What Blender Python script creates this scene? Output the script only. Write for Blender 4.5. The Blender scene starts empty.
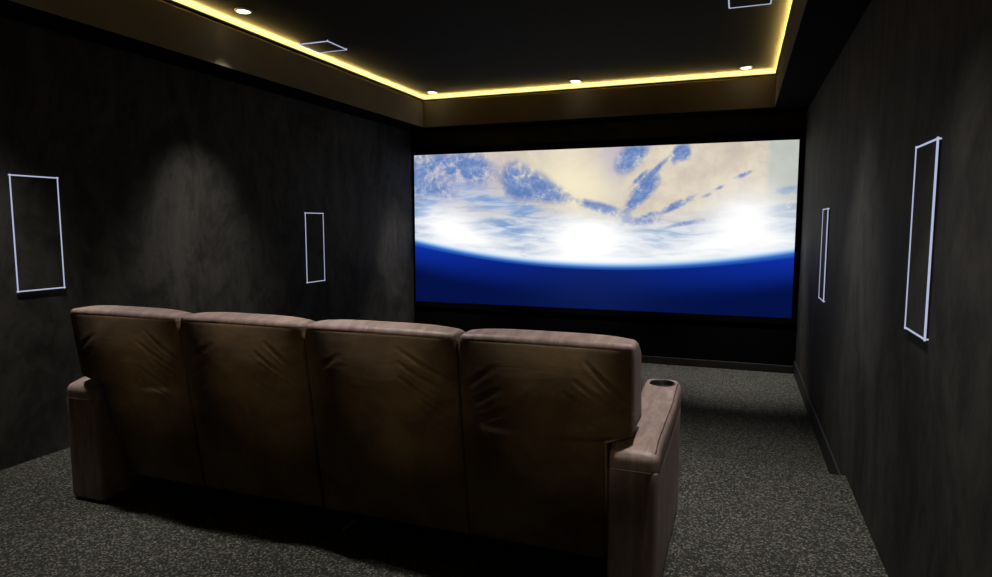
import bpy, bmesh, math, random
from mathutils import Vector, Matrix, noise
random.seed(7)
sc = bpy.context.scene
COL = sc.collection
PI = math.pi

# ------------------------------------------------------------------ colours and materials
def lin(c):
    return tuple((v / 255 / 12.92) if v / 255 <= 0.04045 else ((v / 255 + 0.055) / 1.055) ** 2.4 for v in c)

class NT:
    """small node-tree writer"""
    def __init__(s, name):
        s.m = bpy.data.materials.new(name); s.m.use_nodes = True
        s.t = s.m.node_tree; s.t.nodes.clear()
        s.out = s.n('ShaderNodeOutputMaterial')
    def n(s, typ, **kw):
        nd = s.t.nodes.new(typ)
        for k, v in kw.items(): setattr(nd, k, v)
        return nd
    def l(s, a, b): s.t.links.new(a, b)
    def put(s, sock, v):
        if isinstance(v, bpy.types.NodeSocket): s.l(v, sock)
        elif isinstance(v, (tuple, list)) and len(v) == 3 and sock.type == 'RGBA': sock.default_value = (*v, 1)
        else: sock.default_value = v
    def math(s, op, a, b=0.0, c=0.0, clamp=False):
        nd = s.n('ShaderNodeMath', operation=op, use_clamp=clamp)
        s.put(nd.inputs[0], a); s.put(nd.inputs[1], b); s.put(nd.inputs[2], c)
        return nd.outputs[0]
    def mix(s, f, a, b):
        nd = s.n('ShaderNodeMix', data_type='RGBA')
        s.put(nd.inputs[0], f); s.put(nd.inputs[6], a); s.put(nd.inputs[7], b)
        return nd.outputs[2]
    def ramp(s, f, a, b, smooth=True):
        nd = s.n('ShaderNodeMapRange', interpolation_type='SMOOTHSTEP' if smooth else 'LINEAR')
        s.put(nd.inputs[0], f); s.put(nd.inputs[1], a); s.put(nd.inputs[2], b)
        return nd.outputs[0]
    def coord(s, kind='Object', scale=(1, 1, 1), rot=(0, 0, 0)):
        tc = s.n('ShaderNodeTexCoord'); mp = s.n('ShaderNodeMapping')
        mp.inputs['Scale'].default_value = scale; mp.inputs['Rotation'].default_value = rot
        s.l(tc.outputs[kind], mp.inputs[0]); return mp.outputs[0]
    def noise(s, vec, scale, detail=4, rough=0.5, dist=0.0):
        nd = s.n('ShaderNodeTexNoise'); s.l(vec, nd.inputs['Vector'])
        nd.inputs['Scale'].default_value = scale; nd.inputs['Detail'].default_value = detail
        nd.inputs['Roughness'].default_value = rough; nd.inputs['Distortion'].default_value = dist
        return nd.outputs[0]
    def bsdf(s, color, rough=0.6, spec=0.5, bump=None, bstr=0.3, bdist=0.01, metal=0.0):
        b = s.n('ShaderNodeBsdfPrincipled')
        s.put(b.inputs['Base Color'], color); s.put(b.inputs['Roughness'], rough)
        b.inputs['Specular IOR Level'].default_value = spec; b.inputs['Metallic'].default_value = metal
        if bump is not None:
            bp = s.n('ShaderNodeBump'); bp.inputs['Strength'].default_value = bstr; bp.inputs['Distance'].default_value = bdist
            s.l(bump, bp.inputs['Height']); s.l(bp.outputs[0], b.inputs['Normal'])
        s.l(b.outputs[0], s.out.inputs[0]); return s.m
    def emit(s, color, strength=1.0):
        e = s.n('ShaderNodeEmission'); s.put(e.inputs[0], color); s.put(e.inputs[1], strength)
        s.l(e.outputs[0], s.out.inputs[0]); return s.m

def mat_plaster(name, ca, cb, streak=(1, 1, 0.6)):
    t = NT(name)
    v = t.coord('Object', streak)
    a = t.noise(v, 2.0, 9, 0.66, 1.2); b = t.noise(v, 8.0, 7, 0.7, 0.8)
    f = t.math('ADD', t.math('MULTIPLY', a, 0.65), t.math('MULTIPLY', b, 0.35))
    f = t.ramp(f, 0.36, 0.64)
    return t.bsdf(t.mix(f, ca, cb), 0.75, 0.12, b, 0.25, 0.01)

def mat_plain(name, c, rough=0.6, spec=0.4, metal=0.0):
    t = NT(name)
    f = t.noise(t.coord('Object'), 6.0, 4, 0.6)
    return t.bsdf(t.mix(f, tuple(x * 0.85 for x in c), tuple(min(1, x * 1.15) for x in c)), rough, spec, metal=metal)

def mat_carpet():
    t = NT('speckled_carpet')
    v = t.coord('Object')
    vo = t.n('ShaderNodeTexVoronoi'); t.l(v, vo.inputs['Vector']); vo.inputs['Scale'].default_value = 135.0
    sp = t.n('ShaderNodeSeparateColor'); t.l(vo.outputs['Color'], sp.inputs[0])
    a = t.noise(v, 70.0, 3, 0.75); w = t.noise(v, 2.2, 3, 0.5)
    f = t.math('ADD', t.math('MULTIPLY', sp.outputs[0], 0.62), t.math('MULTIPLY', a, 0.38))
    g = t.ramp(f, 0.36, 0.96)
    g = t.math('MULTIPLY', g, g)
    col = t.mix(g, (0.016, 0.016, 0.0135), (0.215, 0.21, 0.182))
    col = t.mix(t.math('MULTIPLY', w, 0.35), col, (0.035, 0.034, 0.030))
    return t.bsdf(col, 0.95, 0.1, a, 0.4, 0.008)

def mat_leather(name, ca, cb, scuff, rough=0.42):
    t = NT(name)
    v = t.coord('Object', (9, 2.5, 1.2)); v1 = t.coord('Object')
    grain = t.noise(v, 3.0, 5, 0.6, 0.4); big = t.noise(v1, 3.0, 4, 0.6, 0.5); fine = t.noise(v1, 210.0, 3, 0.6)
    col = t.mix(t.ramp(grain, 0.35, 0.68), ca, cb)
    s = t.ramp(t.noise(v1, 11.0, 8, 0.7, 0.9), 0.60, 0.72)
    col = t.mix(t.math('MULTIPLY', s, 0.35), col, scuff)
    return t.bsdf(col, t.math('ADD', rough, t.math('MULTIPLY', big, 0.15)), 0.45, t.math('ADD', t.math('MULTIPLY', grain, 0.6), t.math('MULTIPLY', fine, 0.25)), 0.22, 0.006)

def mat_suede():
    t = NT('brown_suede')
    v = t.coord('Object')
    a = t.noise(v, 4.2, 5, 0.6, 0.6); b = t.noise(v, 160.0, 3, 0.7); w = t.noise(t.coord('Object', (2, 2, 9)), 2.4, 6, 0.6, 1.0)
    col = t.mix(t.ramp(a, 0.3, 0.72), (0.075, 0.045, 0.024), (0.155, 0.102, 0.052))
    col = t.mix(t.math('MULTIPLY', b, 0.4), col, (0.04, 0.026, 0.015))
    return t.bsdf(col, 0.75, 0.25, t.math('ADD', t.math('MULTIPLY', w, 1.0), t.math('MULTIPLY', b, 0.12)), 0.22, 0.006)

def mat_screen():
    """the picture on the screen: the earth seen from orbit, clouds above, a bright limb, deep blue below"""
    t = NT('screen_picture')
    tc = t.n('ShaderNodeTexCoord'); sep = t.n('ShaderNodeSeparateXYZ'); t.l(tc.outputs['UV'], sep.inputs[0])
    u, v = sep.outputs[0], sep.outputs[1]                 # v counts from the top edge
    asp = t.n('ShaderNodeCombineXYZ'); t.l(t.math('MULTIPLY', u, 2.4), asp.inputs[0]); t.l(v, asp.inputs[1])
    P = asp.outputs[0]
    n1 = t.noise(P, 9.0, 8, 0.66, 0.8); n2 = t.noise(P, 24.0, 6, 0.7, 0.6); n3 = t.noise(P, 3.2, 6, 0.6, 0.4)
    mpS = t.n('ShaderNodeMapping'); mpS.inputs['Rotation'].default_value = (0, 0, -0.22); mpS.inputs['Scale'].default_value = (1.6, 9, 1); t.l(P, mpS.inputs[0])
    st = t.noise(mpS.outputs[0], 2.2, 6, 0.6, 0.5)
    def blob(cu, cv, ru, rv, ang=0.0, k=1.0):
        dx = t.math('MULTIPLY', t.math('SUBTRACT', u, cu), 2.4); dy = t.math('SUBTRACT', v, cv)
        c, s = math.cos(ang), math.sin(ang)
        x = t.math('ADD', t.math('MULTIPLY', dx, c), t.math('MULTIPLY', dy, s))
        y = t.math('SUBTRACT', t.math('MULTIPLY', dy, c), t.math('MULTIPLY', dx, s))
        x = t.math('DIVIDE', x, ru * 2.4); y = t.math('DIVIDE', y, rv)
        r = t.math('ADD', t.math('MULTIPLY', x, x), t.math('MULTIPLY', y, y))
        return t.math('MULTIPLY', t.math('EXPONENT', t.math('MULTIPLY', r, -1.0)), k)
    def total(lst):
        a = None
        for b in lst: a = b if a is None else t.math('ADD', a, b)
        return a
    # land and cloud tones
    uu = t.math('SUBTRACT', t.math('MULTIPLY', u, 2.0), 1.0)
    vh = t.math('ADD', t.math('ADD', 0.722, t.math('MULTIPLY', uu, 0.0194)), t.math('MULTIPLY', t.math('MULTIPLY', uu, uu), -0.124))
    d = t.math('SUBTRACT', v, vh)
    col = t.mix(t.ramp(n3, 0.35, 0.65), lin((206, 194, 178)), lin((228, 217, 196)))
    col = t.mix(t.math('MULTIPLY', t.ramp(n1, 0.45, 0.66), 0.30), col, lin((190, 178, 172)))
    col = t.mix(blob(0.12, 0.22, 0.16, 0.26), col, lin((206, 196, 204)))
    col = t.mix(blob(0.566, 0.08, 0.042, 0.20, 0, 0.8), col, lin((184, 178, 198)))
    col = t.mix(blob(0.470, 0.21, 0.11, 0.17, 0.35, 0.9), col, lin((248, 237, 204)))
    # brightening towards the limb, in blue and white streaks
    streak = t.ramp(st, 0.36, 0.60)
    pale = t.mix(streak, lin((148, 176, 214)), lin((224, 232, 242)))
    col = t.mix(t.math('MULTIPLY', t.ramp(d, -0.36, -0.16), 0.85), col, pale)
    # soft blue grey bands
    soft = total([blob(0.30, 0.350, 0.17, 0.075, 0.30, 1.25), blob(0.02, 0.37, 0.055, 0.085, 0.2, 1.5), blob(0.20, 0.31, 0.09, 0.055, 0.3, 1.0), blob(0.05, 0.26, 0.11, 0.05, 0.3, 0.9),
                  blob(0.30, 0.50, 0.11, 0.07, 0.2, 0.9), blob(0.68, 0.54, 0.09, 0.05, -0.1, 0.8), blob(0.97, 0.52, 0.06, 0.10, 0, 0.9)])
    fsoft = t.math('MULTIPLY', soft, t.math('ADD', 0.30, t.math('MULTIPLY', t.ramp(st, 0.62, 0.36), 0.75)), clamp=True)
    col = t.mix(t.math('MULTIPLY', fsoft, 0.88), col, t.mix(streak, lin((112, 152, 206)), lin((176, 198, 226))))
    # broken blue cloud shadows
    strong = total([blob(0.020, 0.13, 0.045, 0.17, 0, 1.5), blob(0.182, 0.10, 0.060, 0.095, 0.3, 1.5), blob(0.10, 0.07, 0.05, 0.09, 0.5, 1.0), blob(0.09, 0.24, 0.05, 0.06, 0.3, 0.8),
                    blob(0.300, 0.18, 0.030, 0.11, 0, 1.2), blob(0.345, 0.22, 0.055, 0.10, 0.3, 1.3), blob(0.405, 0.27, 0.05, 0.055, 0.3, 1.2),
                    blob(0.616, 0.060, 0.046, 0.065, -0.75, 1.7), blob(0.650, 0.262, 0.048, 0.045, -0.8, 1.6), blob(0.625, 0.335, 0.024, 0.025, -0.8, 1.2), blob(0.672, 0.15, 0.045, 0.014, -0.75, 1.2), blob(0.635, 0.19, 0.025, 0.012, -0.75, 1.2),
                    blob(0.542, 0.367, 0.066, 0.030, 0.3, 1.5), blob(0.745, 0.044, 0.014, 0.05, 0, 1.4), blob(0.725, 0.06, 0.012, 0.05, 0.2, 1.3), blob(0.728, 0.354, 0.042, 0.022, -0.45, 1.5),
                    blob(0.757, 0.460, 0.050, 0.014, -0.2, 1.1), blob(0.880, 0.187, 0.022, 0.012, -0.4, 1.3), blob(0.832, 0.253, 0.014, 0.010, -0.4, 1.2), blob(0.80, 0.30, 0.012, 0.01, -0.4, 1.0),
                    blob(0.990, 0.277, 0.038, 0.022, -0.1, 1.7), blob(0.965, 0.375, 0.050, 0.022, -0.1, 1.3), blob(0.90, 0.41, 0.03, 0.012, -0.2, 0.7), blob(0.630, 0.455, 0.060, 0.024, -0.1, 1.1), blob(0.662, 0.41, 0.02, 0.015, -0.3, 1.1)])
    br = t.math('ADD', t.math('MULTIPLY', n1, 0.6), t.math('MULTIPLY', n2, 0.4))
    fs = t.math('MULTIPLY', strong, t.ramp(br, 0.33, 0.55), clamp=True)
    fs = t.math('MULTIPLY', fs, t.ramp(fs, 0.10, 0.55))
    blue = t.mix(t.ramp(br, 0.38, 0.60), lin((142, 166, 208)), lin((88, 121, 184)))
    col = t.mix(t.math('MULTIPLY', fs, 0.95), col, blue)
    # tinted strip at the right end of the picture
    strip = t.math('MULTIPLY', t.ramp(u, 0.925, 0.945), t.ramp(v, 0.62, 0.15))
    col = t.mix(t.math('MULTIPLY', strip, 0.55), col, lin((168, 188, 192)))
    # three white glows on the limb
    glow = total([blob(0.105, 0.49, 0.085, 0.12, 0.25, 1.5), blob(0.20, 0.58, 0.10, 0.06, 0.3, 1.0), blob(0.505, 0.60, 0.115, 0.14, 0, 2.0), blob(0.50, 0.48, 0.10, 0.06, 0.1, 0.6), blob(0.885, 0.44, 0.085, 0.15, -0.15, 1.6), blob(0.80, 0.60, 0.15, 0.055, -0.2, 1.2), blob(0.96, 0.58, 0.06, 0.05, -0.2, 0.8)])
    glow = t.math('MULTIPLY', glow, t.math('ADD', 0.55, t.math('MULTIPLY', st, 0.70)))
    g = t.math('ADD', t.math('MULTIPLY', glow, 0.80), t.math('MULTIPLY', t.ramp(d, -0.06, -0.015), 0.35), clamp=True)
    col = t.mix(g, col, (1.0, 1.0, 1.0))
    # deep blue below the limb
    deep = t.mix(t.ramp(d, 0.02, 0.24), lin((9, 32, 120)), lin((4, 17, 70)))
    side = t.math('MULTIPLY', t.math('MULTIPLY', uu, uu), t.ramp(d, 0.24, 0.0))
    deep = t.mix(t.math('MULTIPLY', side, 0.9), deep, lin((14, 48, 168)))
    deep = t.mix(blob(0.52, 0.86, 0.16, 0.25, 0, 0.55), deep, lin((18, 34, 96)))
    edge = t.mix(t.ramp(d, -0.022, 0.018), (0.62, 0.84, 1.0), lin((48, 112, 205)))
    rim = t.math('MULTIPLY', t.ramp(d, 0.004, 0.050), t.math('SUBTRACT', 1.6, t.math('MULTIPLY', t.math('MULTIPLY', uu, uu), 0.55)), clamp=True)
    edge = t.mix(rim, edge, deep)
    col = t.mix(t.ramp(d, -0.035, -0.004), col, edge)
    return t.emit(col, 1.0)

M = {
    'wall': mat_plaster('dark_plaster', (0.0165, 0.0150, 0.0128), (0.050, 0.047, 0.0425)),
    'front': mat_plaster('dark_front_plaster', (0.050, 0.042, 0.020), (0.075, 0.063, 0.032)),
    'black': mat_plain('black_velvet', (0.0016, 0.0016, 0.0018), 0.95, 0.05),
    'grille': mat_plain('charcoal_grille', (0.045, 0.043, 0.040), 0.8, 0.2),
    'ceil': mat_plain('dark_ceiling_paint', (0.040, 0.037, 0.031), 0.9, 0.05),
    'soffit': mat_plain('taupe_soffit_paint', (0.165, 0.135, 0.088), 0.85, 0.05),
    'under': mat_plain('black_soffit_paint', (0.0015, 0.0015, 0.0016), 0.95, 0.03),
    'base': mat_plain('dark_baseboard', (0.012, 0.011, 0.010), 0.6, 0.3),
    'carpet': mat_carpet(),
    'leather': mat_leather('pinkish_brown_leather', (0.180, 0.126, 0.112), (0.290, 0.212, 0.190), (0.54, 0.46, 0.42)),
    'leather_dark': mat_leather('shadow_brown_leather', (0.11, 0.072, 0.06), (0.19, 0.13, 0.112), (0.3, 0.23, 0.2)),
    'suede': mat_suede(),
    'stitch': mat_plain('dark_stitching', (0.07, 0.045, 0.038), 0.8, 0.2),
    'cup': mat_plain('black_cup_liner', (0.003, 0.003, 0.003), 0.5, 0.3),
    'metal': mat_plain('pale_metal', (0.7, 0.7, 0.72), 0.3, 0.5, 0.9),
    'trimwhite': mat_plain('white_lamp_trim', (0.55, 0.53, 0.5), 0.5, 0.4),
    'lamp': NT('lamp_glow').emit((1.0, 0.97, 0.90), 6.0),
    'led': NT('warm_led_glow').emit((1.0, 0.82, 0.30), 1.2),
    'tape': NT('warm_tape_glow').emit((1.0, 0.71, 0.20), 330.0),
    'housing': mat_plain('dark_profile', (0.03, 0.027, 0.02), 0.6, 0.3),
    'line': NT('pale_blue_drawn_line').emit(lin((178, 184, 214)), 1.0),  # drawn speaker outlines, no lamps; emission keeps them bright on dark walls
    'screen': mat_screen(),
}

# ------------------------------------------------------------------ object helpers
def link(name, bm, mat, parent=None, smooth=False, kind=None, loc=None):
    me = bpy.data.meshes.new(name)
    bmesh.ops.recalc_face_normals(bm, faces=bm.faces[:])
    bm.to_mesh(me); bm.free()
    for m in (mat if isinstance(mat, list) else [mat]): me.materials.append(m)
    if smooth:
        for p in me.polygons: p.use_smooth = True
    o = bpy.data.objects.new(name, me); COL.objects.link(o)
    if parent: o.parent = parent
    if kind: o['kind'] = kind
    if loc: o.location = loc
    return o

def tag(o, label, cat, group=None):
    o['label'] = label; o['category'] = cat
    if group: o['group'] = group
    return o

def thing(name, loc, label, cat, group=None):
    o = bpy.data.objects.new(name, None); COL.objects.link(o); o.location = loc
    return tag(o, label, cat, group)

def box(bm, a, b, mi=0):
    vs = [bm.verts.new((x, y, z)) for x in (a[0], b[0]) for y in (a[1], b[1]) for z in (a[2], b[2])]
    for f in ((0, 1, 3, 2), (4, 6, 7, 5), (0, 4, 5, 1), (2, 3, 7, 6), (0, 2, 6, 4), (1, 5, 7, 3)):
        bm.faces.new([vs[i] for i in f]).material_index = mi

def bevel_box(a, b, r, seg=2):
    bm = bmesh.new(); box(bm, a, b)
    bmesh.ops.recalc_face_normals(bm, faces=bm.faces[:])
    bmesh.ops.bevel(bm, geom=bm.edges[:], offset=r, segments=seg, affect='EDGES', profile=0.5)
    return bm

def soft_box(a, b, r, n, fn=None):
    """a rounded box on a dense grid; fn(x, y, z, u, v, w) may move each vertex (u, v, w run 0..1 in x, y, z)"""
    bm = bmesh.new()
    c = [(a[i] + b[i]) / 2 for i in range(3)]; h = [(b[i] - a[i]) / 2 for i in range(3)]
    def ticks(i):
        k = n[i]; e = [0, 0.15, 0.4, 0.7, 1.0]
        lo = [-h[i] + r * q for q in e]; hi = [h[i] - r * q for q in reversed(e)]
        mid = [-h[i] + r + (2 * h[i] - 2 * r) * j / k for j in range(1, k)]
        return lo + mid + hi
    T = [ticks(i) for i in range(3)]
    cache = {}
    def vert(i, j, k):
        if (i, j, k) in cache: return cache[(i, j, k)]
        p = Vector((T[0][i], T[1][j], T[2][k]))
        q = Vector([max(-(h[m] - r), min(h[m] - r, p[m])) for m in range(3)])
        d = p - q
        if d.length > 1e-9: p = q + d.normalized() * r
        u, v, w = [(p[m] + h[m]) / (2 * h[m]) for m in range(3)]
        x, y, z = p[0] + c[0], p[1] + c[1], p[2] + c[2]
        if fn: x, y, z = fn(x, y, z, u, v, w)
        cache[(i, j, k)] = bm.verts.new((x, y, z)); return cache[(i, j, k)]
    N = [len(t) for t in T]
    for ax in range(3):
        o1, o2 = (ax + 1) % 3, (ax + 2) % 3
        for side in (0, N[ax] - 1):
            for i in range(N[o1] - 1):
                for j in range(N[o2] - 1):
                    q = []
                    for di, dj in ((0, 0), (1, 0), (1, 1), (0, 1)):
                        idx = [0, 0, 0]; idx[ax] = side; idx[o1] = i + di; idx[o2] = j + dj
                        q.append(vert(*idx))
                    bm.faces.new(q)
    return bm

def tube(bm, pts, r, seg=8, mi=0):
    rings = []
    for i, p in enumerate(pts):
        p = Vector(p)
        t = (Vector(pts[min(i + 1, len(pts) - 1)]) - Vector(pts[max(i - 1, 0)])).normalized()
        s = t.cross(Vector((0, 0, 1)))
        if s.length < 1e-4: s = t.cross(Vector((1, 0, 0)))
        s.normalize(); q = s.cross(t)
        rings.append([bm.verts.new(p + s * r * math.cos(2 * PI * k / seg) + q * r * math.sin(2 * PI * k / seg)) for k in range(seg)])
    for a, b in zip(rings, rings[1:]):
        for k in range(seg):
            bm.faces.new((a[k], a[(k + 1) % seg], b[(k + 1) % seg], b[k])).material_index = mi
    for e in (rings[0], rings[-1]): bm.faces.new(e).material_index = mi

def lathe(profile, seg=32):
    bm = bmesh.new(); rings = []
    for r, z in profile:
        if r < 1e-6: rings.append([bm.verts.new((0, 0, z))])
        else: rings.append([bm.verts.new((r * math.cos(2 * PI * k / seg), r * math.sin(2 * PI * k / seg), z)) for k in range(seg)])
    for a, b in zip(rings, rings[1:]):
        for k in range(seg):
            A = [a[k % len(a)], a[(k + 1) % len(a)]]; B = [b[k % len(b)], b[(k + 1) % len(b)]]
            vs = []
            for q in (A[0], A[1], B[1], B[0]):
                if q not in vs: vs.append(q)
            if len(vs) > 2: bm.faces.new(vs)
    return bm

# ------------------------------------------------------------------ the room
XL, XR, YB, YF = -4.048, 0.625, -1.6, 7.74
LOW, STEP = -0.185, 4.13          # the front of the floor lies one step down
ZC, ZS, LIP = 3.03, 2.648, 2.952  # ceiling, underside of the dropped border, its upper lip
TX0, TX1, TY0, TY1 = -3.72, 0.30, -1.15, 7.39

def grid_face(bm, p0, du, dv, nu, nv):
    vs = [[bm.verts.new(Vector(p0) + Vector(du) * i / nu + Vector(dv) * j / nv) for j in range(nv + 1)] for i in range(nu + 1)]
    for i in range(nu):
        for j in range(nv): bm.faces.new((vs[i][j], vs[i + 1][j], vs[i + 1][j + 1], vs[i][j + 1]))

bm = bmesh.new()                                                    # carpeted floor with its step
prof = [(YB, 0)]
r = 0.03
for k in range(7):
    a = PI / 2 * k / 6; prof.append((STEP - r + r * math.sin(a), -r + r * math.cos(a)))
prof += [(STEP, LOW), (YF + 0.02, LOW), (YF + 0.02, LOW - 0.1), (YB, LOW - 0.1)]
for xa in (XL - 0.02, XR + 0.02): pass
va = [bm.verts.new((XL - 0.02, y, z)) for y, z in prof]; vb = [bm.verts.new((XR + 0.02, y, z)) for y, z in prof]
for k in range(len(prof)):
    q = (k + 1) % len(prof); bm.faces.new((va[k], va[q], vb[q], vb[k]))
bm.faces.new(va); bm.faces.new(vb)
link('floor', bm, M['carpet'], kind='structure')

def wall(name, a, b, m):
    bm = bmesh.new(); box(bm, a, b); return link(name, bm, m, kind='structure')
wall('wall_left', (XL - 0.12, YB, LOW - 0.1), (XL, YF + 0.12, ZC + 0.1), M['wall'])
wall('wall_right', (XR, YB, LOW - 0.1), (XR + 0.12, YF + 0.12, ZC + 0.1), M['wall'])
wall('wall_front', (XL, YF, LOW), (XR, YF + 0.12, ZC + 0.1), M['front'])
wall('wall_back', (XL - 0.12, YB - 0.12, LOW - 0.1), (XR + 0.12, YB, ZC + 0.1), M['wall'])
wall('ceiling', (XL, YB, ZC), (XR, YF, ZC + 0.1), M['ceil'])

def ring(bm, outer, inner, z0, z1, mi_face, mi_under):
    (x0, y0, x1, y1), (a0, b0, a1, b1) = outer, inner
    O = [(x0, y0), (x1, y0), (x1, y1), (x0, y1)]; I = [(a0, b0), (a1, b0), (a1, b1), (a0, b1)]
    vo = [[bm.verts.new((*p, z)) for p in O] for z in (z0, z1)]; vi = [[bm.verts.new((*p, z)) for p in I] for z in (z0, z1)]
    for k in range(4):
        q = (k + 1) % 4
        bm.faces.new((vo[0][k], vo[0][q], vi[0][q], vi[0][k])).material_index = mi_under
        bm.faces.new((vo[1][k], vo[1][q], vi[1][q], vi[1][k])).material_index = mi_face
        bm.faces.new((vi[0][k], vi[0][q], vi[1][q], vi[1][k])).material_index = mi_face
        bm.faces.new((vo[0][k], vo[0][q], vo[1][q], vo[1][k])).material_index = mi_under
bm = bmesh.new()
OUT = (XL, YB, XR, YF)
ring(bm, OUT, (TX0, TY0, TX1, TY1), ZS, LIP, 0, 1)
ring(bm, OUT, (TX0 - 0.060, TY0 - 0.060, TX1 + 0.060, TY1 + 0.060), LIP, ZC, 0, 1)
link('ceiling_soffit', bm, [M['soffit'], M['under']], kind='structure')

# warm light strip round the tray: a glowing front diffuser, and the tape behind it that washes the ceiling
led = thing('led_strip', (0, 0, 0), 'warm yellow light strip running round the raised ceiling tray', 'light strip')
def loop_strip(bm, d0, z0, d1, z1):
    """a band of four faces round the tray, from offset d0 (positive = into the room) at z0 to offset d1 at z1"""
    A, B = [[bm.verts.new((x, y, z)) for x, y in ((TX0 + d, TY0 + d), (TX1 - d, TY0 + d), (TX1 - d, TY1 - d), (TX0 + d, TY1 - d))] for d, z in ((d0, z0), (d1, z1))]
    for k in range(4): bm.faces.new((A[k], A[(k + 1) % 4], B[(k + 1) % 4], B[k]))
bm = bmesh.new()
loop_strip(bm, 0.010, 2.984, 0.010, 2.9965); loop_strip(bm, 0.010, 2.9965, 0.006, 2.998)
link('diffuser', bm, M['led'], led)
bm = bmesh.new()
loop_strip(bm, -0.036, 2.973, 0.011, 2.973); loop_strip(bm, 0.011, 2.973, 0.011, 2.984); loop_strip(bm, 0.011, 2.984, 0.0102, 2.984)
loop_strip(bm, -0.036, 2.973, -0.036, 2.998); loop_strip(bm, -0.036, 2.998, -0.030, 2.998)
link('housing', bm, M['housing'], led)
bm = bmesh.new()
loop_strip(bm, -0.030, 2.997, -0.010, 2.997)
link('light_tape', bm, M['tape'], led)
bm = bmesh.new()
loop_strip(bm, -0.010, 2.997, 0.006, 2.998); loop_strip(bm, -0.030, 2.9962, -0.010, 2.9962)
link('cover', bm, M['housing'], led)

# baseboards of the lower floor
def board(name, a, b): link(name, bevel_box(a, b, 0.006, 2), M['base'], kind='structure')
board('baseboard_right', (XR - 0.016, STEP + 0.001, LOW), (XR, YF - 0.001, LOW + 0.145))
board('baseboard_left', (XL, STEP + 0.001, LOW), (XL + 0.016, YF - 0.001, LOW + 0.145))
board('baseboard_front', (XL + 0.017, YF - 0.05, LOW), (XR - 0.017, YF, LOW + 0.085))

# ------------------------------------------------------------------ projection screen
SY = 7.70
sx0, sx1, sz0, sz1 = -4.023, 0.5665, 0.429, 2.3465
scr = thing('projection_screen', (0, SY, 0), 'wide lit projection screen showing clouds over a deep blue planet on the front wall', 'screen')
bm = bmesh.new()
vs = [bm.verts.new(p) for p in ((sx0, 0, sz1), (sx1, 0, sz1), (sx1, 0, sz0), (sx0, 0, sz0))]
f = bm.faces.new(vs); uvl = bm.loops.layers.uv.new('UVMap')
for lp, q in zip(f.loops, ((0, 0), (1, 0), (1, 1), (0, 1))): lp[uvl].uv = q
me = bpy.data.meshes.new('picture'); bm.to_mesh(me); bm.free(); me.materials.append(M['screen'])
o = bpy.data.objects.new('picture', me); COL.objects.link(o); o.parent = scr; o['label'] = 'glowing picture of clouds, a white horizon and deep blue below'
bm = bmesh.new()
box(bm, (sx0 - 0.022, -0.012, sz1), (sx1 + 0.055, 0.035, sz1 + 0.085))
box(bm, (sx0 - 0.022, -0.012, sz0 - 0.07), (sx1 + 0.055, 0.035, sz0))
box(bm, (sx0 - 0.022, -0.012, sz0), (sx0, 0.035, sz1)); box(bm, (sx1, -0.012, sz0), (sx1 + 0.055, 0.035, sz1))
link('frame', bm, M['black'], scr)
bm = bmesh.new(); box(bm, (sx0, 0.004, sz0), (sx1, 0.03, sz1)); link('backing', bm, M['black'], scr)
bm = bmesh.new(); box(bm, (XL + 0.003, SY - 0.0, LOW + 0.086), (XR - 0.003, YF - 0.002, sz0 - 0.071))
tag(link('masking_panel', bm, M['black']), 'black masking panel below the lit projection screen', 'panel')

# ------------------------------------------------------------------ in-wall and in-ceiling speakers
def wall_speaker(side, y0, y1, z0, z1, label):
    xw = XL if side < 0 else XR
    d = 0.011; k = (abs(xw) - d) / abs(xw)
    y0, y1 = y0 * k, y1 * k; z0, z1 = 1.45 + (z0 - 1.45) * k, 1.45 + (z1 - 1.45) * k
    cy, cz = (y0 + y1) / 2, (z0 + z1) / 2
    t = thing('wall_speaker', (xw, cy, cz), label, 'speaker', 'outlined speakers in the side walls')
    hy, hz = (y1 - y0) / 2, (z1 - z0) / 2; s = -side
    X = lambda q: s * q
    bm = bmesh.new(); box(bm, (min(0, X(d)), -hy, -hz), (max(0, X(d)), hy, hz)); link('grille', bm, M['wall'], t)
    bm = bmesh.new(); w = 0.0037
    def bar(p, q): tube(bm, [p, q], w, 8)
    xf = X(d)
    e = 0.006
    bar((xf, -hy - e, hz), (xf, hy + e, hz)); bar((xf, -hy - e, -hz), (xf, hy + e, -hz))
    bar((xf, -hy, -hz - e), (xf, -hy, hz + e)); bar((xf, hy, -hz - e), (xf, hy, hz + e))
    for yy in (-hy, hy):
        for zz in (-hz, hz): tube(bm, [(0, yy, zz), (xf, yy, zz)], w * 0.8, 8)
    link('outline', bm, M['line'], t)['label'] = 'thin pale blue drawn outline, made to glow'
wall_speaker(-1, 2.625, 2.912, 1.047, 1.741, 'tall outlined speaker on the left wall beside the end of the sofa')
wall_speaker(-1, 5.413, 5.708, 0.866, 1.562, 'small outlined speaker on the left wall towards the screen')
wall_speaker(1, 2.640, 2.926, 1.046, 1.741, 'large outlined speaker on the right wall closest to the viewer')
wall_speaker(1, 5.515, 5.819, 0.859, 1.567, 'narrow outlined speaker on the right wall towards the screen')

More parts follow.
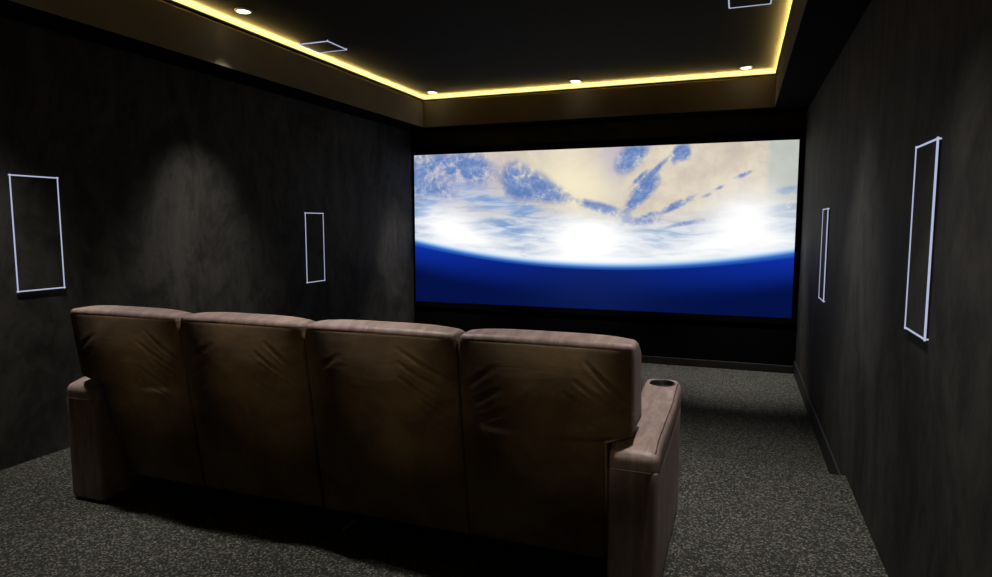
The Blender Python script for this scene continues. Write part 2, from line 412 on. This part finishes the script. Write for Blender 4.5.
def ceiling_speaker(x0, x1, y0, y1, label):
    d = 0.012
    t = thing('ceiling_speaker', ((x0 + x1) / 2, (y0 + y1) / 2, ZC), label, 'speaker', 'outlined speakers in the ceiling')
    hx, hy = (x1 - x0) / 2, (y1 - y0) / 2
    bm = bmesh.new(); box(bm, (-hx, -hy, -d), (hx, hy, 0)); link('grille', bm, M['ceil'], t)
    bm = bmesh.new(); w = 0.0046
    for p, q in (((-hx, -hy), (hx, -hy)), ((hx, -hy), (hx, hy)), ((hx, hy), (-hx, hy)), ((-hx, hy), (-hx, -hy))):
        tube(bm, [(*p, -d), (*q, -d)], w, 8)
    for xx in (-hx, hx):
        for yy in (-hy, hy): tube(bm, [(xx, yy, 0), (xx, yy, -d)], w * 0.8, 8)
    link('outline', bm, M['line'], t)['label'] = 'thin pale blue drawn outline, made to glow'
ceiling_speaker(-3.668, -3.374, 4.89, 5.18, 'square outlined speaker in the ceiling by the left light strip')
ceiling_speaker(-0.124, 0.155, 4.90, 5.19, 'square outlined speaker in the ceiling near the right light strip')

# ------------------------------------------------------------------ downlights
lamp_bm = lambda: lathe([(0, 0), (0.046, 0), (0.046, 0.004), (0, 0.004)], 28)
def downlight(x, y, label, watts, seen=True, half=38, blend=0.9):
    t = thing('downlight', (x, y, ZC), label, 'ceiling light', 'round white downlights in the ceiling tray')
    link('trim_ring', lathe([(0.048, -0.001), (0.048, -0.010), (0.058, -0.010), (0.062, -0.004), (0.062, 0.0)], 32), M['trimwhite'], t, True)
    link('lens', lathe([(0, -0.012), (0.036, -0.0115), (0.048, -0.009), (0.048, -0.003), (0, -0.003)], 32), M['lamp'], t, True)
    L = bpy.data.lights.new('downlight_beam', 'SPOT'); L.energy = watts; L.spot_size = math.radians(2 * half); L.spot_blend = blend
    L.color = (1.0, 0.955, 0.90); L.shadow_soft_size = 0.06
    lo = bpy.data.objects.new('downlight_beam', L); COL.objects.link(lo); lo.parent = t; lo.location = (0, 0, -0.03)
W = 310
WF = 520
downlight(-3.505, 7.20, 'small downlight in the far corner of the tray, beside the screen end and left wall', WF, half=23.5, blend=1.0)
downlight(-1.755, 7.20, 'small downlight above the middle of the projection screen', WF, half=23.5, blend=1.0)
downlight(0.007, 7.20, 'small downlight in the far corner of the tray nearest the right wall', WF, half=23.5, blend=1.0)
downlight(-3.505, 4.02, 'larger looking downlight by the left light strip, before the ceiling speaker', W, half=33, blend=1.0)
downlight(-1.755, 4.02, 'downlight in the middle of the tray above the step, out of frame', W, half=32, blend=1.0)
downlight(0.007, 4.02, 'downlight near the right wall above the step, out of frame', W, half=32, blend=1.0)
W2 = 230
downlight(-3.505, 2.28, 'downlight over the left end of the sofa, out of frame', W2, half=32, blend=1.0)
downlight(-1.755, 2.28, 'downlight over the middle of the sofa, out of frame', W2, half=32, blend=1.0)
downlight(0.007, 2.28, 'downlight over the right end of the sofa, out of frame', W2, half=32, blend=1.0)

def fill_spot(x, tx, label):
    """added warm fill light, unseen on the back wall, to brighten the sofa back"""
    t = thing('fill_spotlight', (x, YB, 2.35), label, 'spotlight', 'added warm fill lights on the back wall')
    d = (Vector((tx + 0.07, 2.32, 0.77)) - Vector((x, YB + 0.12, 2.35))).normalized()
    q = d.to_track_quat('-Z', 'Y')
    link('wall_plate', bevel_box((-0.05, 0, -0.05), (0.05, 0.02, 0.05), 0.006), M['black'], t)
    bm = bmesh.new(); tube(bm, [(0, 0.02, 0), (0, 0.10, 0)], 0.010, 10); link('arm', bm, M['black'], t)
    h = link('lamp_head', lathe([(0.0, 0.05), (0.026, 0.05), (0.030, 0.04), (0.034, -0.05), (0.031, -0.05), (0.028, -0.02), (0, -0.02)], 24), M['black'], t, True, loc=(0, 0.12, 0))
    h.rotation_euler = q.to_euler()
    link('lens', lathe([(0, -0.026), (0.027, -0.026), (0.027, -0.022), (0, -0.022)], 24), M['lamp'], h)
    L = bpy.data.lights.new('fill_beam', 'SPOT'); L.energy = WS; L.spot_size = math.radians(10.6); L.spot_blend = 1.0
    L.color = (1.0, 0.80, 0.50); L.shadow_soft_size = 0.03
    lo = bpy.data.objects.new('fill_beam', L); COL.objects.link(lo); lo.parent = h; lo.location = (0, 0, -0.06)
WS = 64  # power of the added fill spots that brighten the rear panels
for k, (x, w_) in enumerate(((-2.75, 'left end'), (-2.04, 'second seat from the left'), (-1.33, 'third seat from the left'), (-0.62, 'right end'))):
    fill_spot(x + 0.04, x, 'added fill spotlight, out of view on the back wall, turned to the sofa, ' + w_)

# ------------------------------------------------------------------ the sofa
sofa = thing('theater_sofa', (0, 0, 0), 'four seat brown leather home theater sofa seen from behind', 'sofa')
SEAM = [-3.184, -2.459, -1.754, -1.028, -0.333]
ss = lambda a, b, x: (lambda t: t * t * (3 - 2 * t))(max(0.0, min(1.0, (x - a) / (b - a))))
lean = lambda z: 2.300 + (1.02 - z) * 0.14
def sides(i, z):
    """left and right limits of seat back i at height z: the end backs run over the arms and narrow below them"""
    xl, xr = SEAM[i] + 0.002, SEAM[i + 1] - 0.002
    if i == 0:
        low = -3.035 + 0.060 * ss(0.62, 0.15, z)
        xl = low + (xl - low) * ss(0.640, 0.672, z)
    if i == 3:
        low = -0.436
        xr = low + (xr - low) * ss(0.640, 0.672, z)
    return xl, xr
def seg_dist(px, py, a, b):
    ax, ay = a; bx, by = b
    t = max(0, min(1, ((px - ax) * (bx - ax) + (py - ay) * (by - ay)) / ((bx - ax) ** 2 + (by - ay) ** 2)))
    return math.hypot(px - ax - t * (bx - ax), py - ay - t * (by - ay)), t
for i in range(4):
    rnd = random.Random(20 + i)
    def body(x, y, z, u, v, w, i=i):
        xl, xr = sides(i, z)
        if i > 0: xl += 0.007
        if i < 3: xr -= 0.007
        X = xl + u * (xr - xl)
        crown = (0.016 * (1 - abs(2 * u - 1) ** 4) * math.sin(PI * v) - 0.05 * ss(0.5, 1.0, v)) * ss(0.9, 1.0, w)
        return X, lean(z) + y, z + crown
    bm = soft_box((SEAM[i], 0.0, 0.17), (SEAM[i + 1], 0.20, 1.022), 0.020, (14, 6, 24), body)
    back = link('backrest', bm, M['leather'], sofa, True)
    # creases of the rear panel, in metres from its left edge and floor: fans at the right side, level sags across
    Wd = SEAM[i + 1] - SEAM[i]
    cr = []
    for k in range(5):
        z0 = 0.93 - 0.055 * k + rnd.uniform(-.01, .01)
        cr.append(((Wd * rnd.uniform(0.62, 0.76), z0 + 0.01), (Wd * 1.0, z0 - 0.13 - rnd.uniform(0, .03)), 0.0028, 0.007))
    for k in range(5):
        z0 = 0.21 + 0.055 * k + rnd.uniform(-.01, .01)
        cr.append(((Wd * rnd.uniform(0.66, 0.80), z0 - 0.035), (Wd * 0.99, z0 + 0.04), 0.0036, 0.008))
    for k in range(5):
        z0 = 0.24 + 0.085 * k + rnd.uniform(-.02, .02); xa = rnd.uniform(0.1, 0.4)
        cr.append(((Wd * xa, z0 + rnd.uniform(-.02, .02)), (Wd * (xa + rnd.uniform(.3, .5)), z0), 0.0018, 0.006))
    for k in range(3):
        z0 = 0.90 - 0.08 * k
        cr.append(((Wd * 0.02, z0 - 0.10), (Wd * rnd.uniform(.2, .34), z0), 0.0014, 0.012))
    off = rnd.uniform(0, 50)
    def panel(x, y, z, u, v, w, i=i, cr=cr, off=off):
        xl, xr = sides(i, z)
        X = xl - 0.001 + u * (xr - xl + 0.002) if i < 3 else xl - 0.001 + u * (xr - xl - 0.006)
        e_ = 0.008 * ss(0.955, 0.99, z)
        if i > 0: X += e_ * (1 - u)
        if i < 3: X -= e_ * u
        rear = 1 - ss(0.35, 0.9, v)
        a = 1 - abs(2 * u - 1) ** 2.3; b = 1 - abs(2 * w - 1) ** 4.0
        puff = 0.066 * a * b * (0.75 + 0.35 * math.sin(PI * w) + 0.12 * (0.5 - w))
        puff += 0.007 * noise.noise(Vector((X * 3 + off, z * 3.5, 0))) * a * b
        puff += 0.0015 * noise.noise(Vector((X * 9 + off, z * 14, 3))) * a * b
        for p, q, dep, wd in cr:
            d, t = seg_dist(x - SEAM[i], z, p, q)
            if d < wd * 3.5:
                fade = math.sin(PI * min(1, 0.15 + 0.7 * t))
                puff -= dep * fade * math.exp(-(d / wd) ** 2) - 0.45 * dep * fade * math.exp(-((d - wd * 1.7) / wd) ** 2)
        return X, lean(z) + y - puff * rear + 0.012, z
    bm = soft_box((SEAM[i], -0.012, 0.14), (SEAM[i + 1], 0.03, 1.004), 0.012, (84, 2, 110), panel)
    o = link('rear_panel', bm, M['suede'], back, True); o['label'] = 'puffy dark brown suede rear panel with creases'
    # seat cushion and footrest, on the screen side
    def seatfn(x, y, z, u, v, w):
        return x, y, z + 0.03 * math.sin(PI * u) * math.sin(PI * v) * ss(0.6, 1, w)
    c0 = max(SEAM[i], -3.035) + 0.004; c1 = min(SEAM[i + 1], -0.436) - 0.004
    link('seat_cushion', soft_box((c0, 2.60, 0.24), (c1, 3.24, 0.45), 0.05, (8, 8, 3), seatfn), M['leather'], sofa, True)
    link('footrest', soft_box((c0, 3.19, 0.06), (c1, 3.29, 0.40), 0.03, (6, 2, 6)), M['leather'], sofa, True)
link('seam_light_block', soft_box((-2.99, 0.06, 0.15), (-0.46, 0.15, 0.93), 0.01, (4, 2, 4), lambda x, y, z, u, v, w: (x, lean(z) + y, z)), M['cup'], sofa)  # added dark board inside the backs, stops light leaking through the seams
link('base', bevel_box((-3.036, 2.56, 0.03), (-0.434, 3.19, 0.235), 0.01), M['cup'], sofa)

def armrest(xa, xb, xout):
    """side arm of the sofa between xa and xb; its top rises slightly to the front and holds a cup"""
    ztop = lambda y: 0.620 + 0.025 * ss(2.32, 2.46, y) + 0.024 * ss(2.95, 3.22, y)
    bm = soft_box((xa + 0.002, 2.321, 0.012), (xb - 0.002, 3.320, 0.560), 0.018, (4, 14, 10),
                  lambda x, y, z, u, v, w: (x, y, z))
    arm = link('armrest', bm, M['leather'], sofa, True)
    def capfn(x, y, z, u, v, w):
        k = (ztop(y) - 0.525) / (0.645 - 0.525)
        return x, y, 0.525 + (z - 0.525) * k + 0.006 * math.sin(PI * u) * ss(0.7, 1, w)
    cap = link('arm_cap', soft_box((xa, 2.318, 0.525), (xb, 3.323, 0.645), 0.036, (6, 26, 4), capfn), M['leather'], arm, True)
    # a real hole for the cup: cut the cap, then line it
    cx, cy = (xa + xb) / 2 + 0.006, 3.215
    cut = lathe([(0, 0.575), (0.058, 0.575), (0.058, 0.75), (0, 0.75)], 40)
    cm = bpy.data.meshes.new('cut'); bmesh.ops.recalc_face_normals(cut, faces=cut.faces[:]); cut.to_mesh(cm); cut.free()
    co = bpy.data.objects.new('cut', cm); COL.objects.link(co); co.location = (cx, cy, 0)
    md = cap.modifiers.new('hole', 'BOOLEAN'); md.object = co; md.operation = 'DIFFERENCE'; md.solver = 'EXACT'
    bpy.context.view_layer.update()
    dg = bpy.context.evaluated_depsgraph_get()
    nm = bpy.data.meshes.new_from_object(cap.evaluated_get(dg)); cap.modifiers.clear(); cap.data = nm
    for p in nm.polygons: p.use_smooth = True
    bpy.data.objects.remove(co); bpy.data.meshes.remove(cm)
    zt = ztop(cy) + 0.004
    o = link('cup_holder', lathe([(0, 0.580), (0.050, 0.580), (0.053, 0.590), (0.0535, zt), (0.060, zt + 0.0035), (0.062, zt + 0.001), (0.0575, zt - 0.012), (0.0575, 0.577), (0, 0.577)], 40), M['cup'], cap, True, loc=(cx, cy, 0))
    o['label'] = 'round black cup holder'
    bm = bmesh.new()
    for xs in (xa + 0.014, xb - 0.014):
        tube(bm, [(xs, y, ztop(y) - 0.0045 + 0.001) for y in [2.345 + k * 0.04 for k in range(24)]], 0.0022, 6)
    for ya in (2.3165,):
        tube(bm, [(xa + 0.02, ya, 0.552), (xb - 0.02, ya, 0.552)], 0.002, 6)
    link('stitching', bm, M['stitch'], cap, True)
    for yy in (2.37, 3.24):
        for xx in (xa + 0.035, xb - 0.035):
            link('foot', lathe([(0, 0), (0.022, 0), (0.020, 0.016), (0, 0.016)], 16), M['cup'], arm, False, loc=(xx, yy, 0))
armrest(-3.278, -3.046, -1)
armrest(-0.426, -0.243, 1)
bm = bmesh.new()
tube(bm, [(-1.706, 2.490, 0.016), (-1.690, 2.500, 0.026), (-1.678, 2.520, 0.034), (-1.670, 2.58, 0.05)], 0.0035, 8)  # pale bar built in place of a small glint
link('glint_bar', bm, M['trimwhite'], sofa, True)['label'] = 'thin pale bar standing for a glint under the sofa'

# ------------------------------------------------------------------ camera, world, view
cam = bpy.data.cameras.new('camera'); co = bpy.data.objects.new('camera', cam); COL.objects.link(co)
F, PITCH, YAW, ROLL = 648.27, -0.0988, -0.3577, -0.0002
cam.sensor_width = 36; cam.lens = F / 992 * 36; cam.sensor_fit = 'HORIZONTAL'; cam.clip_start = 0.02
fw = Vector((math.sin(YAW) * math.cos(PITCH), math.cos(YAW) * math.cos(PITCH), math.sin(PITCH)))
rt = Vector((math.cos(YAW), -math.sin(YAW), 0)); up = rt.cross(fw)
c, s = math.cos(ROLL), math.sin(ROLL)
r2 = c * rt + s * up; u2 = -s * rt + c * up
mw = Matrix((r2, u2, -fw)).transposed().to_4x4(); mw.translation = (0, 0, 1.45)
co.matrix_world = mw
sc.camera = co
w = bpy.data.worlds.new('world'); sc.world = w; w.use_nodes = True
w.node_tree.nodes['Background'].inputs[0].default_value = (0.01, 0.01, 0.01, 1); w.node_tree.nodes['Background'].inputs[1].default_value = 0.0
sc.view_settings.view_transform = 'Standard'; sc.view_settings.look = 'None'
sc.view_settings.exposure = 0.0; sc.view_settings.gamma = 1.0; sc.view_settings.use_curve_mapping = False
